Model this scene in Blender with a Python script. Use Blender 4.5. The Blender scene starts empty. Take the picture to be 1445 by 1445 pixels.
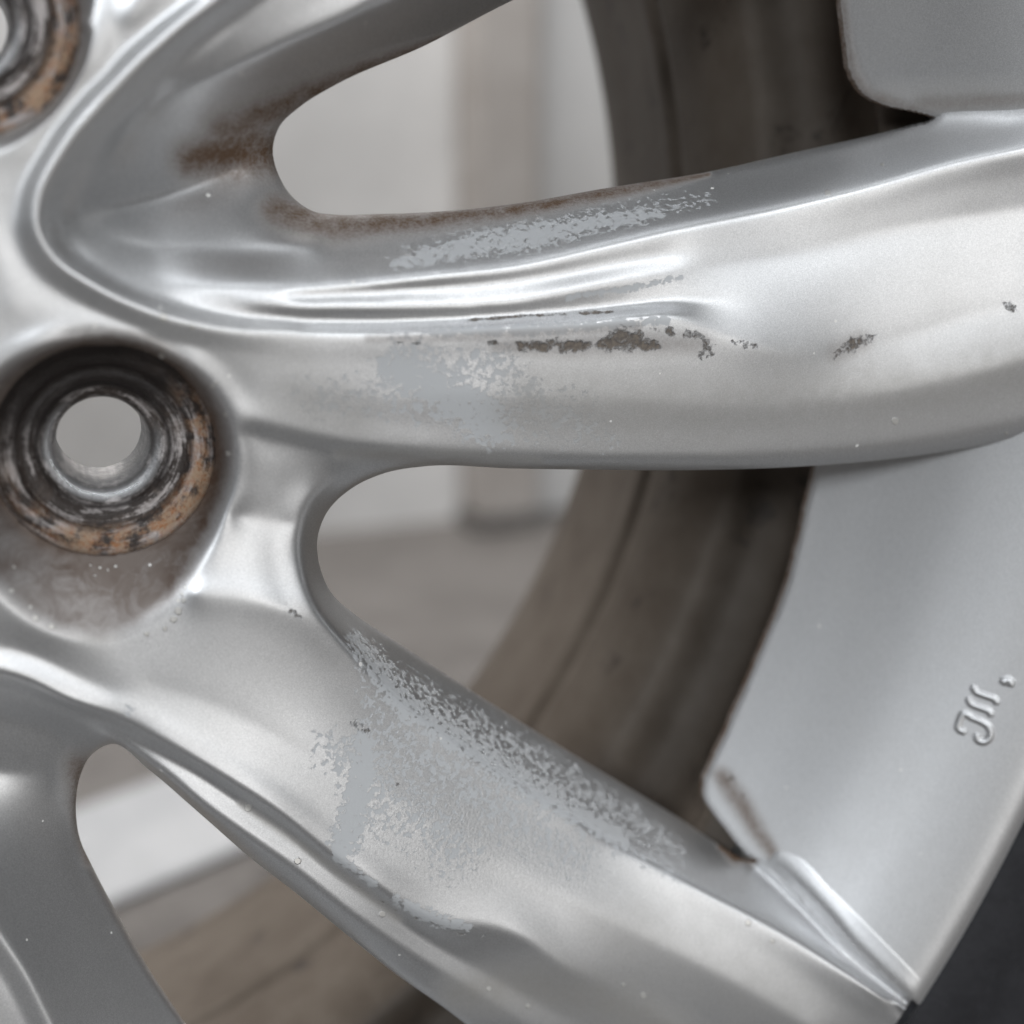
import bpy, math, random
import numpy as np
from mathutils import Matrix, Vector

random.seed(7)
RNG = np.random.default_rng(7)
scene = bpy.context.scene
col = scene.collection

# ------------------------------------------------------------------ camera
# wheel frame (mm): x right, z up, h outboard (towards the viewer = world -Y)
FPX = 722.5 / math.tan(math.radians(22.5))
VPT = np.array([25.0, 258.0])          # where the wheel axis vanishes
HUBPX = np.array([-442.0, 459.0])      # hub centre in the photograph
DIST = math.exp(5.10)
HUBZ = 330.0                           # hub height above the ground
axn = np.array([VPT[0] - 722.5, VPT[1] - 722.5, FPX]); axn /= np.linalg.norm(axn)
pitch = math.atan2(-axn[1], axn[2])
axu = np.array([0, -math.cos(pitch), -math.sin(pitch)])
axu -= axn * (axu @ axn); axu /= np.linalg.norm(axu)
axx = np.cross(axn, axu)
CC = np.array([HUBPX[0] - 722.5, HUBPX[1] - 722.5, FPX]) / FPX * DIST


def unproj(u, v, h):
    """photo position + height -> wheel coordinates x, z (mm)"""
    rx = (u - 722.5) / FPX; ry = (v - 722.5) / FPX
    t = (axn @ CC - h) / (axn[0] * rx + axn[1] * ry + axn[2])
    px = rx * t - CC[0]; py = ry * t - CC[1]; pz = t - CC[2]
    return (px * axx[0] + py * axx[1] + pz * axx[2],
            px * axu[0] + py * axu[1] + pz * axu[2])


def project(x, z, h):
    p0 = CC[0] + axx[0] * x + axu[0] * z - axn[0] * h
    p1 = CC[1] + axx[1] * x + axu[1] * z - axn[1] * h
    p2 = CC[2] + axx[2] * x + axu[2] * z - axn[2] * h
    return p0 / p2 * FPX + 722.5, p1 / p2 * FPX + 722.5


def W(x, z, h):
    """wheel mm -> world metres"""
    return np.stack([np.asarray(x, float), -np.asarray(h, float), np.asarray(z, float) + HUBZ], -1) * 0.001


cam_d = bpy.data.cameras.new('camera')
cam = bpy.data.objects.new('camera', cam_d); col.objects.link(cam)
cam_d.sensor_width = 36; cam_d.sensor_fit = 'HORIZONTAL'
cam_d.lens = 18 / math.tan(math.radians(22.5))
cam_d.clip_start = 0.005; cam_d.clip_end = 500
R = Matrix(((axx[0], -axx[1], -axx[2]), (axn[0], -axn[1], -axn[2]), (axu[0], -axu[1], -axu[2])))
loc = Vector((-(CC @ axx), -(CC @ axn), -(CC @ axu) + HUBZ)) * 0.001
cam.matrix_world = Matrix.Translation(loc) @ R.to_4x4()
cam_d.dof.use_dof = True
cam_d.dof.focus_distance = 0.213
cam_d.dof.aperture_fstop = 6.8
scene.camera = cam

# ------------------------------------------------------------------ light
world = bpy.data.worlds.new('World'); scene.world = world
world.use_nodes = True
bg = world.node_tree.nodes['Background']
bg.inputs['Color'].default_value = (0.96, 0.98, 1.0, 1); bg.inputs['Strength'].default_value = 0.035


def area_lamp(name, target, az, el, dist, size, power, colour=(1, 1, 1), size_y=None):
    """an area lamp; az from the viewer's side (-Y) towards +X, el above the horizon, degrees; metres"""
    d = bpy.data.lights.new(name, 'AREA'); o = bpy.data.objects.new(name, d); col.objects.link(o)
    d.shape = 'RECTANGLE'; d.size = size; d.size_y = size_y or size; d.energy = power; d.color = colour
    a, e = math.radians(az), math.radians(el)
    sd = Vector((math.sin(a) * math.cos(e), -math.cos(a) * math.cos(e), math.sin(e)))
    o.location = Vector(target) + sd * dist
    o.rotation_euler = sd.to_track_quat('Z', 'Y').to_euler()
    return o


area_lamp('lamp', (0.13, 0, 0.30), 12, 34, 1.5, 0.7, 6.3, (0.955, 0.98, 1.0))
area_lamp('lamp', (0.13, 0, 0.30), 9, 1, 1.5, 0.7, 4.1, (1.0, 0.985, 0.96))
area_lamp('lamp', (0.2, 0, 0.27), -33, 24, 1.5, 0.3, 6.4, (0.92, 0.96, 1.0))  # added side light: brightens the rim and throws the spoke's shadow
area_lamp('lamp', (0.13, 0, 0.30), -38, 74, 1.4, 0.8, 5.0, (0.93, 0.965, 1.0))  # added overhead fill for the up-facing window walls
area_lamp('lamp', (0.15, 0.55, 0.1), 172, 83, 1.7, 0.6, 37, (1.0, 0.97, 0.94))  # added behind the wheel to brighten wall and floor
scene.view_settings.view_transform = 'Standard'; scene.view_settings.look = 'None'
scene.view_settings.exposure = 0.0; scene.view_settings.gamma = 1.0


# ------------------------------------------------------------------ materials
class NT:
    def __init__(self, name):
        self.m = bpy.data.materials.new(name); self.m.use_nodes = True
        self.t = self.m.node_tree; self.t.nodes.clear()
        self.out = self.t.nodes.new('ShaderNodeOutputMaterial')
        self.b = self.t.nodes.new('ShaderNodeBsdfPrincipled')
        self.t.links.new(self.b.outputs[0], self.out.inputs[0])

    def n(self, typ, **kw):
        nd = self.t.nodes.new(typ)
        for k, v in kw.items():
            if k.startswith('i_'):
                nd.inputs[k[2:].replace('_', ' ')].default_value = v
            else:
                setattr(nd, k, v)
        return nd

    def link(self, a, b):
        self.t.links.new(a, b)

    def val(self, x, sock):
        if isinstance(x, (int, float)): sock.default_value = x
        elif isinstance(x, tuple): sock.default_value = x
        else: self.link(x, sock)

    def math(self, op, a, b=0.0, c=None, clamp=False):
        nd = self.n('ShaderNodeMath', operation=op, use_clamp=clamp)
        self.val(a, nd.inputs[0]); self.val(b, nd.inputs[1])
        if c is not None: self.val(c, nd.inputs[2])
        return nd.outputs[0]

    def step(self, x, lo, hi):
        nd = self.n('ShaderNodeMapRange', interpolation_type='SMOOTHSTEP')
        self.val(x, nd.inputs[0]); nd.inputs[1].default_value = lo; nd.inputs[2].default_value = hi
        return nd.outputs[0]

    def mix(self, f, a, b, blend='MIX'):
        nd = self.n('ShaderNodeMix', data_type='RGBA', blend_type=blend)
        self.val(f, nd.inputs[0]); self.val(a, nd.inputs[6]); self.val(b, nd.inputs[7])
        return nd.outputs[2]

    def mixf(self, f, a, b):
        nd = self.n('ShaderNodeMix', data_type='FLOAT')
        self.val(f, nd.inputs[0]); self.val(a, nd.inputs[2]); self.val(b, nd.inputs[3])
        return nd.outputs[0]

    def coord(self, scale=(1, 1, 1)):
        tc = self.n('ShaderNodeTexCoord'); mp = self.n('ShaderNodeMapping')
        mp.inputs['Scale'].default_value = scale
        self.link(tc.outputs['Object'], mp.inputs[0])
        return mp.outputs[0]

    def noise(self, vec, scale, detail=4, rough=0.55, dist=0.0):
        nd = self.n('ShaderNodeTexNoise')
        self.link(vec, nd.inputs['Vector'])
        nd.inputs['Scale'].default_value = scale; nd.inputs['Detail'].default_value = detail
        nd.inputs['Roughness'].default_value = rough; nd.inputs['Distortion'].default_value = dist
        return nd.outputs['Fac']

    def attr(self, name):
        return self.n('ShaderNodeAttribute', attribute_name=name).outputs['Fac']

    def bump(self, h, strength, dist, prev=None):
        nd = self.n('ShaderNodeBump'); nd.inputs['Strength'].default_value = strength
        nd.inputs['Distance'].default_value = dist
        self.link(h, nd.inputs['Height'])
        if prev is not None: self.link(prev, nd.inputs['Normal'])
        return nd.outputs[0]

    def put(self, name, x):
        self.val(x, self.b.inputs[name])


def silver_material():
    """aged silver wheel lacquer: metal flake, dust film, flaked patches, dirt in the corners"""
    M = NT('silver_lacquer')
    v = M.coord()
    flake = M.noise(v, 6500, 1, 0.6)
    flake2 = M.noise(v, 4000, 2, 0.7)
    soft = M.noise(v, 60, 4, 0.6)
    mid = M.noise(v, 330, 5, 0.65)
    rag = M.noise(v, 900, 6, 0.62, 0.3)
    fine = M.noise(v, 1700, 4, 0.7)
    wear, dirt_shade, film, chip, pit = (M.attr(k) for k in ('wear', 'dirt_shade', 'film', 'chip', 'pit'))
    # base
    c = M.mix(M.step(flake2, 0.30, 0.70), (0.53, 0.535, 0.545, 1), (0.66, 0.665, 0.675, 1))
    c = M.mix(M.math('MULTIPLY', M.step(flake, 0.56, 0.70), 0.55), c, (0.86, 0.865, 0.87, 1))
    c = M.mix(M.math('MULTIPLY', M.step(soft, 0.35, 0.75), 0.10), c, (0.45, 0.44, 0.42, 1))
    # flaked clear coat: matt, even, bluish grey
    wn = M.math('ADD', wear, M.math('MULTIPLY', M.math('SUBTRACT', rag, 0.5), 2.9))
    wn = M.math('ADD', wn, M.math('MULTIPLY', M.math('SUBTRACT', fine, 0.5), 1.0))
    wn = M.math('MULTIPLY', wn, M.step(wear, 0.02, 0.2))
    wm = M.step(wn, 0.48, 0.62)
    c = M.mix(wm, c, (0.52, 0.535, 0.55, 1))
    # pale dust film
    fm = M.math('MULTIPLY', film, M.math('ADD', 0.45, M.math('MULTIPLY', mid, 0.9)), clamp=True)
    fm = M.math('MULTIPLY', fm, 0.75, clamp=True)
    c = M.mix(fm, c, (0.27, 0.25, 0.222, 1))
    # brown brake dirt; also carries the painted dark of the window tip
    dn = M.math('MULTIPLY', dirt_shade, M.math('ADD', 0.40, M.math('ADD', M.math('MULTIPLY', mid, 0.9), M.math('MULTIPLY', M.step(fine, 0.4, 0.62), 0.2))), clamp=True)
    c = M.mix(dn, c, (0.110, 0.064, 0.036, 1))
    # soaked-in brake grime round the lug holes
    grime = M.attr('grime')
    gm = M.math('MULTIPLY', grime, M.math('ADD', 0.40, M.math('MULTIPLY', M.noise(v, 210, 5, 0.7, 0.8), 0.95)), clamp=True)
    c = M.mix(gm, c, M.mix(M.step(M.noise(v, 90, 4, 0.6, 0.6), 0.38, 0.62), (0.080, 0.048, 0.032, 1), (0.155, 0.126, 0.110, 1)))
    # chips down to oxidised metal
    gate = M.step(chip, 0.03, 0.25)
    cnz = M.math('ADD', M.math('MULTIPLY', M.math('SUBTRACT', mid, 0.5), 2.2), M.math('MULTIPLY', M.math('SUBTRACT', rag, 0.5), 1.8))
    cn = M.math('ADD', chip, M.math('MULTIPLY', cnz, gate))
    cm = M.math('MULTIPLY', M.step(cn, 0.46, 0.95), 0.88)
    c = M.mix(cm, c, M.mix(M.step(fine, 0.35, 0.65), (0.050, 0.036, 0.026, 1), (0.17, 0.135, 0.10, 1)))
    spot = M.attr('spot')
    sm_ = M.step(M.math('ADD', spot, M.math('MULTIPLY', M.math('SUBTRACT', rag, 0.5), 0.9)), 0.42, 0.6)
    c = M.mix(M.math('MULTIPLY', sm_, 0.85), c, (0.62, 0.61, 0.585, 1))
    # stray dark specks and pale dust specks
    vo = M.n('ShaderNodeTexVoronoi'); M.link(v, vo.inputs['Vector']); vo.inputs['Scale'].default_value = 210
    sepr = M.n('ShaderNodeSeparateColor'); M.link(vo.outputs['Color'], sepr.inputs[0])
    sp = M.math('MULTIPLY', M.math('LESS_THAN', vo.outputs['Distance'], M.math('MULTIPLY', sepr.outputs[1], 0.085)),
                M.math('GREATER_THAN', sepr.outputs[0], 0.60))
    c = M.mix(sp, c, (0.75, 0.74, 0.72, 1))
    vo2 = M.n('ShaderNodeTexVoronoi'); M.link(v, vo2.inputs['Vector']); vo2.inputs['Scale'].default_value = 75
    sep2 = M.n('ShaderNodeSeparateColor'); M.link(vo2.outputs['Color'], sep2.inputs[0])
    d2 = M.math('ADD', vo2.outputs['Distance'], M.math('MULTIPLY', M.math('SUBTRACT', fine, 0.5), 0.06))
    sp2 = M.math('MULTIPLY', M.math('LESS_THAN', d2, M.math('MULTIPLY', sep2.outputs[1], 0.05)),
                 M.math('GREATER_THAN', sep2.outputs[0], 0.86))
    c = M.mix(sp2, c, (0.06, 0.05, 0.045, 1))
    M.put('Base Color', c)
    matt = M.math('MAXIMUM', M.math('MAXIMUM', cm, dn), M.math('MAXIMUM', M.math('MULTIPLY', fm, 0.9), M.math('MULTIPLY', wm, 0.75)))
    matt = M.math('MAXIMUM', matt, M.math('MAXIMUM', sp, sp2))
    matt = M.math('MAXIMUM', matt, M.math('MULTIPLY', gm, 0.62))
    M.put('Metallic', M.mixf(matt, 0.85, 0.0))
    ro = M.math('ADD', 0.36, M.math('MULTIPLY', soft, 0.10))
    ro = M.mixf(matt, ro, 0.62)
    M.put('Roughness', ro)
    M.put('Coat Weight', M.mixf(matt, 0.25, 0.02)); M.put('Coat Roughness', 0.22)
    b = M.bump(flake, 0.10, 0.00005)
    pitn = M.math('MULTIPLY', pit, M.noise(v, 2100, 3, 0.6))
    b = M.bump(pitn, 0.20, 0.00025, b)
    b = M.bump(wm, 0.35, -0.00008, b)
    b = M.bump(cm, 0.8, -0.0003, b)
    b = M.bump(sm_, 0.6, 0.0002, b)
    M.link(b, M.b.inputs['Normal'])
    return M.m


def seat_material():
    M = NT('worn_seat_metal')
    at = M.n('ShaderNodeAttribute', attribute_name='polar')      # radius / 17, cos, sin
    sep = M.n('ShaderNodeSeparateXYZ'); M.link(at.outputs['Vector'], sep.inputs[0])
    cmb = M.n('ShaderNodeCombineXYZ')
    M.link(M.math('MULTIPLY', sep.outputs[0], 15.0), cmb.inputs[0])
    M.link(M.math('MULTIPLY', sep.outputs[1], 1.5), cmb.inputs[1])
    M.link(M.math('MULTIPLY', sep.outputs[2], 1.5), cmb.inputs[2])
    rings = M.noise(cmb.outputs[0], 1.0, 3, 0.6)
    v = M.coord()
    blot = M.noise(v, 330, 5, 0.65)
    fine = M.noise(v, 1500, 4, 0.7)
    big = M.noise(v, 160, 4, 0.65, 0.5)
    mask = M.math('ADD', M.math('MULTIPLY', rings, 0.62), M.math('ADD', M.math('MULTIPLY', blot, 0.28), M.math('MULTIPLY', fine, 0.16)))
    c = M.mix(M.step(mask, 0.50, 0.64), (0.035, 0.026, 0.022, 1), (0.50, 0.465, 0.455, 1))
    c = M.mix(M.math('MULTIPLY', M.step(big, 0.5, 0.7), 0.5), c, (0.15, 0.115, 0.095, 1))
    c = M.mix(M.math('MULTIPLY', M.attr('groove'), M.math('ADD', 0.35, blot), clamp=True), c, (0.022, 0.016, 0.014, 1))
    rust = M.attr('rust')
    rn = M.math('MULTIPLY', M.math('MULTIPLY', rust, M.step(M.math('ADD', big, M.math('MULTIPLY', blot, 0.5)), 0.62, 0.86)), M.step(M.math('ADD', blot, M.math('MULTIPLY', fine, 0.4)), 0.50, 0.74))
    c = M.mix(rn, c, M.mix(M.step(M.math('ADD', fine, M.math('MULTIPLY', big, 0.6)), 0.62, 0.95), (0.32, 0.115, 0.030, 1), (0.36, 0.25, 0.165, 1)))
    bare = M.attr('bare')
    c = M.mix(bare, c, (0.55, 0.56, 0.575, 1))
    top_shade = M.attr('top_shade')
    c = M.mix(M.math('MULTIPLY', top_shade, M.math('ADD', 0.75, M.math('MULTIPLY', big, 0.4)), clamp=True), c, (0.018, 0.014, 0.013, 1))  # upper seat faces down: its shade is painted near-black here
    M.put('Base Color', c)
    me = M.math('MULTIPLY', M.step(mask, 0.48, 0.64), 0.55)
    me = M.math('MAXIMUM', M.math('MULTIPLY', me, M.math('SUBTRACT', 1.0, rn)), M.math('MULTIPLY', bare, 0.95))
    M.put('Metallic', M.math('MULTIPLY', me, M.math('SUBTRACT', 1.0, top_shade), clamp=True))
    M.put('Roughness', M.mixf(bare, 0.48, 0.25))
    b = M.bump(rings, 0.5, 0.0006)
    b = M.bump(M.math('ADD', blot, M.math('MULTIPLY', fine, 0.8)), 0.6, 0.0006, b)
    M.link(b, M.b.inputs['Normal'])
    return M.m


def simple_material(name, c1, c2, scale, rough=0.7, metallic=0.0, bump=0.3, bdist=0.0005, stain=None):
    M = NT(name)
    v = M.coord()
    a = M.noise(v, scale, 5, 0.6)
    b2 = M.noise(v, scale * 5.3, 4, 0.6)
    f = M.step(M.math('ADD', M.math('MULTIPLY', a, 0.7), M.math('MULTIPLY', b2, 0.3)), 0.32, 0.68)
    c = M.mix(f, c1 + (1,), c2 + (1,))
    if stain:
        s = M.noise(v, stain[1], 5, 0.6, 0.4)
        c = M.mix(M.step(s, stain[2], stain[2] + 0.12), c, stain[0] + (1,))
    M.put('Base Color', c); M.put('Roughness', rough); M.put('Metallic', metallic)
    M.link(M.bump(b2, bump, bdist), M.b.inputs['Normal'])
    return M.m


MAT_SILVER = silver_material()
MAT_SEAT = seat_material()
MAT_BARREL = simple_material('dirty_barrel_metal', (0.080, 0.062, 0.047), (0.128, 0.107, 0.087), 24, 0.6, 0.12, 0.4, 0.0006,
                             ((0.045, 0.035, 0.03), 70, 0.6))
MAT_TYRE = simple_material('tyre_rubber', (0.010, 0.010, 0.013), (0.020, 0.020, 0.024), 160, 0.75)
MAT_FLOOR = simple_material('dusty_concrete', (0.11, 0.102, 0.096), (0.165, 0.155, 0.148), 9, 0.9, 0, 0.4, 0.002,
                            ((0.06, 0.054, 0.05), 5, 0.60))
MAT_TILE = simple_material('paving_concrete', (0.11, 0.102, 0.097), (0.17, 0.16, 0.153), 12, 0.9, 0, 0.4, 0.002,
                           ((0.055, 0.05, 0.046), 9, 0.58))
MAT_WALL = simple_material('white_plaster', (0.66, 0.655, 0.65), (0.78, 0.775, 0.77), 6, 0.85, 0, 0.3, 0.002)
MAT_POST = simple_material('grey_painted_timber', (0.42, 0.385, 0.36), (0.54, 0.51, 0.485), 10, 0.8, 0, 0.3, 0.001)
MAT_SHEET = simple_material('white_board', (0.36, 0.37, 0.385), (0.45, 0.46, 0.475), 8, 0.5, 0, 0.1, 0.001)


# ------------------------------------------------------------------ object helpers
def link(o, parent=None):
    col.objects.link(o)
    if parent is not None: o.parent = parent
    return o


def empty(name, label, cat, loc=(0, 0, 0)):
    o = bpy.data.objects.new(name, None); col.objects.link(o); o.location = loc
    o.empty_display_size = 0.05
    o['label'] = label; o['category'] = cat
    return o


def mesh_obj(name, verts, tris, mat, parent=None, normals=None, attrs=None, smooth=True):
    me = bpy.data.meshes.new(name)
    verts = np.asarray(verts, np.float32); tris = np.asarray(tris, np.int32)
    k = tris.shape[1]
    me.vertices.add(len(verts)); me.vertices.foreach_set('co', verts.ravel())
    me.loops.add(tris.size); me.loops.foreach_set('vertex_index', tris.ravel())
    me.polygons.add(len(tris))
    me.polygons.foreach_set('loop_start', np.arange(0, tris.size, k, dtype=np.int32))
    me.polygons.foreach_set('loop_total', np.full(len(tris), k, np.int32))
    me.update(calc_edges=True)
    me.polygons.foreach_set('use_smooth', np.full(len(tris), smooth, bool))
    for nm, a in (attrs or {}).items():
        a = np.asarray(a, np.float32)
        if a.ndim == 1:
            at = me.attributes.new(nm, 'FLOAT', 'POINT'); at.data.foreach_set('value', a)
        else:
            at = me.attributes.new(nm, 'FLOAT_VECTOR', 'POINT'); at.data.foreach_set('vector', a.ravel())
    me.materials.append(mat)
    if normals is not None:
        me.normals_split_custom_set_from_vertices(np.asarray(normals, np.float32).tolist())
    o = bpy.data.objects.new(name, me)
    return link(o, parent)


def lathe(name, profile, mat, parent, centre=(0, 0), th0=0.0, th1=2 * math.pi, nseg=192, attrs_fn=None, smooth=True):
    """surface of revolution round the wheel axis; profile = [(r, h)] mm, listed so that normals face the viewer"""
    pr = np.array(profile, float); full = abs(th1 - th0 - 2 * math.pi) < 1e-6
    th = np.linspace(th0, th1, nseg + 1)
    if full: th = th[:-1]
    n, m = len(pr), len(th)
    x = centre[0] + pr[:, 0][:, None] * np.cos(th)[None]; z = centre[1] + pr[:, 0][:, None] * np.sin(th)[None]
    h = np.repeat(pr[:, 1][:, None], m, 1)
    V = W(x, z, h).reshape(-1, 3)
    i = np.arange(n - 1)[:, None]; j = np.arange(m if full else m - 1)[None]
    j2 = (j + 1) % m
    q = np.stack([i * m + j + 0 * i, (i + 1) * m + j, (i + 1) * m + j2, i * m + j2 + 0 * i], -1).reshape(-1, 4)
    at = attrs_fn(np.repeat(pr[:, 0][:, None], m, 1).ravel(), h.ravel(), np.tile(th, n)) if attrs_fn else None
    return mesh_obj(name, V, q, mat, parent, attrs=at, smooth=smooth)


def smooth_profile(pts, per=8):
    return [tuple(p) for p in spline(np.array(pts, float), per)]


def spline(P, per=8, closed=False):
    P = np.asarray(P, float); n = len(P); out = []
    rng = range(n) if closed else range(n - 1)
    for i in rng:
        if closed:
            p0, p1, p2, p3 = P[(i - 1) % n], P[i], P[(i + 1) % n], P[(i + 2) % n]
        else:
            p0, p1, p2, p3 = P[max(i - 1, 0)], P[i], P[i + 1], P[min(i + 2, n - 1)]
        # centripetal-ish: scale tangents by chord length
        d0, d1, d2 = (np.linalg.norm((b - a)[:2]) + 1e-6 for a, b in ((p0, p1), (p1, p2), (p2, p3)))
        t1 = ((p1 - p0) / d0 * d1 + (p2 - p1) / d1 * d0) / (d0 + d1) * d1 if d0 > 1e-5 else (p2 - p1)
        t2 = ((p2 - p1) / d1 * d2 + (p3 - p2) / d2 * d1) / (d1 + d2) * d1 if d2 > 1e-5 else (p2 - p1)
        k = max(2, int(per) if per > 0 else max(2, int(d1 / -per)))
        for s in np.arange(k) / k:
            out.append((2 * s ** 3 - 3 * s ** 2 + 1) * p1 + (s ** 3 - 2 * s ** 2 + s) * t1
                       + (-2 * s ** 3 + 3 * s ** 2) * p2 + (s ** 3 - s ** 2) * t2)
    if not closed: out.append(P[-1])
    return np.array(out)


# ------------------------------------------------------------------ rim profile
RIM_R = np.array([176, 184, 191, 200, 210, 218, 223, 227, 230, 232.5, 234.5, 235.5])
RIM_H = np.array([-23, -17.0, -10.5, -1.0, 10.3, 18.2, 22.2, 25.2, 27.2, 28.6, 28.8, 27.8])
_rr = np.linspace(176, 235.5, 400)
_hh = np.interp(_rr, RIM_R, RIM_H)
for _ in range(420):
    _hh[1:-1] = 0.25 * _hh[:-2] + 0.5 * _hh[1:-1] + 0.25 * _hh[2:]


def rim_h(r):
    return np.interp(r, _rr, _hh)


def rim_on_ray(u, v):
    lo = np.full(np.shape(u), -30.0); hi = np.full(np.shape(u), 32.0)
    for _ in range(22):
        m = 0.5 * (lo + hi)
        x, z = unproj(u, v, m); r = np.hypot(x, z)
        below = rim_h(r) > m                    # ray point lies inside the metal
        lo = np.where(below, m, lo); hi = np.where(below, hi, m)
    return 0.5 * (lo + hi)


# ------------------------------------------------------------------ the cast face: feature curves (photo x, photo y, height mm)
CURVES = []
def C(*pts):
    c = np.array(pts, float)
    k = (c[:, 0] > 1150) & (c[:, 1] > 170) & (c[:, 1] < 720)
    c[k, 2] += 1.5 * np.minimum((c[k, 0] - 1150) / 295, 1.25) ** 1.5
    CURVES.append(c)

# window between upper spoke and middle spoke: outer rolled ridge round the scoop
C((285, -20, 2.3), (215, 35, 1.2), (122, 125, .4), (62, 200, .1), (25, 275, 0), (20, 325, 0), (45, 378, 0.1), (110, 425, .2), (200, 466, .4), (300, 494, .9))
C((560, -170, 5.4), (430, -80, 3.6), (304, 0, 3.2), (239, 47, 2.7), (150, 135, 1.9), (90, 209, 1.6), (55, 279, 1.5), (52, 319, 1.5),
  (75, 359, 1.5), (130, 399, 1.6), (209, 438, 1.8), (299, 462, 2.0), (424, 470, 2.0), (524, 471, 2.8), (608, 467, 3.6), (690, 461, 4.6),
  (815, 455, 6.2), (898, 446, 7.4), (940, 445, 8.0), (1011, 469, 9.0), (1065, 488, 9.9), (1136, 499, 10.4), (1190, 489, 10.5),
  (1244, 480, 11.2), (1343, 451, 13.1), (1445, 417, 16.0), (1560, 378, 19.2), (1680, 330, 22))
# groove just inside it
C((600, -160, 2.6), (470, -75, 1.4), (352, 12, .4), (262, 83, -.4), (172, 172, -1.3), (118, 240, -1.8), (88, 300, -2.0), (96, 345, -1.9),
  (150, 388, -1.4), (225, 419, -.7), (310, 441, 0), (400, 449, .3), (524, 454, .9), (649, 451, 2.0), (774, 442, 3.4), (865, 434, 4.5),
  (950, 425, 5.9), (990, 424, 6.6), (1040, 426, 7.6))
# small middle ridge
C((340, 427, .2), (399, 431, 1.0), (498, 434, 1.6), (600, 432, 2.2), (720, 426, 3.3), (825, 406, 4.4), (924, 387, 5.1), (1024, 369, 5.7),
  (1123, 354, 6.7), (1223, 331, 8.35), (1348, 309, 11.8), (1445, 294, 15.0), (1560, 275, 18.6), (1680, 252, 21.5))
C((400, 417, .1), (470, 415, .4), (566, 409, .8), (690, 400, 1.8), (790, 387, 2.7), (880, 369, 3.6), (960, 355, 4.4))
# inner ridge = top of the window wall of the middle spoke
C((240, 396, -2.2), (290, 405, -1.0), (359, 409, -.1), (498, 402, .8), (620, 389, 1.7), (722, 378, 2.4), (850, 349, 3.4), (974, 319, 4.4), (1099, 294, 5.8),
  (1223, 264, 8.6), (1348, 229, 12.6), (1445, 209, 16.2), (1560, 185, 19.4), (1680, 160, 22))
# window wall foot (the opening's edge), middle spoke side
C((385, 209, -20), (394, 249, -19.5), (414, 279, -17.5), (444, 298, -15), (473, 302, -13.5), (598, 300, -10.5), (725, 288, -9.5), (860, 264, -9),
  (999, 242, -8.4), (1124, 214, -7), (1223, 192, -5.0), (1300, 174, -2.0))
C((440, 230, -25), (480, 262, -22), (598, 262, -18.5), (860, 226, -17), (1100, 180, -15), (1230, 150, -12))
# beyond the crease the wall keeps falling behind the rim
C((1290, 135, -9), (1400, 130, 0), (1560, 104, 12), (1680, 80, 20))
C((1316, 167, -.3), (1380, 163, 5.2), (1445, 160, 10.8), (1560, 140, 21), (1680, 114, 28))
# upper spoke: lens facet + third ridge + dark wall
C((330, 42, .0), (276, 84, -.7), (224, 126, -1.6), (176, 190, -3.0))
C((640, -100, 2.6), (528, 0, .3), (399, 60, -1.2), (299, 105, -2.1), (214, 145, -3.0), (169, 199, -4.4), (150, 250, -4.8))
C((860, -170, 7), (760, -110, 4.4), (640, -45, 1.6), (528, 4, .3))
C((1150, -190, -7), (1000, -125, -10), (860, -62, -12), (720, 2, -13.5), (598, 65, -14.5), (473, 120, -15.5), (424, 150, -16.5), (394, 179, -17))
C((1000, -80, -22), (720, 60, -24), (560, 128, -25), (450, 180, -25))
# scoop floor
C((122, 300, -5.0), (160, 293, -8.2), (210, 283, -11.4), (270, 262, -14.6), (340, 235, -17.6))
C((138, 325, -5.0), (195, 343, -6.0), (260, 349, -6.9), (340, 347, -7.8), (450, 345, -6.2))
# hub plate
C((-220, 300, -1), (-120, 300, -.4), (-20, 320, 0.0), (10, 400, 0.2), (20, 440, 0.3))
C((-220, 480, -1), (-100, 470, -.3), (60, 450, .3), (180, 465, .7), (300, 490, 1.2), (400, 510, 1.7))
C((130, 30, .8), (115, 90, .4), (70, 160, .1), (10, 205, 0), (-60, 235, -.2))
C((230, -60, 2.6), (180, 30, 1.4))
# middle spoke front face
C((420, 545, 1.6), (560, 552, 2.6), (700, 556, 4.4), (850, 562, 6.3), (1000, 566, 8.4), (1200, 560, 11.4), (1340, 535, 14.7), (1445, 508, 17.6), (1560, 475, 20.4), (1680, 440, 22.5))
C((336, 588, .9), (400, 603, 1.0), (480, 622, 1.2), (560, 634, 1.6), (700, 640, 3.1), (850, 644, 4.9), (1000, 644, 6.9), (1200, 632, 9.9), (1340, 613, 13.0),
  (1445, 592, 15.8), (1560, 560, 18.6), (1680, 520, 21))
C((340, 610, -.2), (400, 624, -.4), (480, 642, -.9), (540, 655, -2.0), (600, 660, -1.6), (700, 668, -.2), (850, 672, 1.8), (1000, 672, 3.8), (1200, 660, 7.4),
  (1340, 642, 10.6), (1445, 622, 13.6), (1560, 590, 16.2), (1680, 552, 19))
# saddle between the pair of spokes
C((326, 726, -1.2), (375, 732, -1.35), (420, 742, -1.5))
C((262, 836, .8), (320, 842, 1.4), (390, 856, 1.9), (440, 880, 1.7), (478, 910, .9))
C((470, 672, -2.8), (440, 700, -1.6), (426, 730, -1.6), (423, 770, -1.5), (430, 815, -.3), (446, 855, .9), (487, 909, .5), (560, 985, -.3), (640, 1046, .4), (720, 1102, 1.6), (800, 1148, 3.2), (860, 1188, 4.9), (929, 1222, 7.6), (1006, 1264, 11.8), (1121, 1326, 18.8), (1213, 1381, 25.2), (1273, 1420, 30), (1350, 1472, 34), (1440, 1535, 37))
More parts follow.
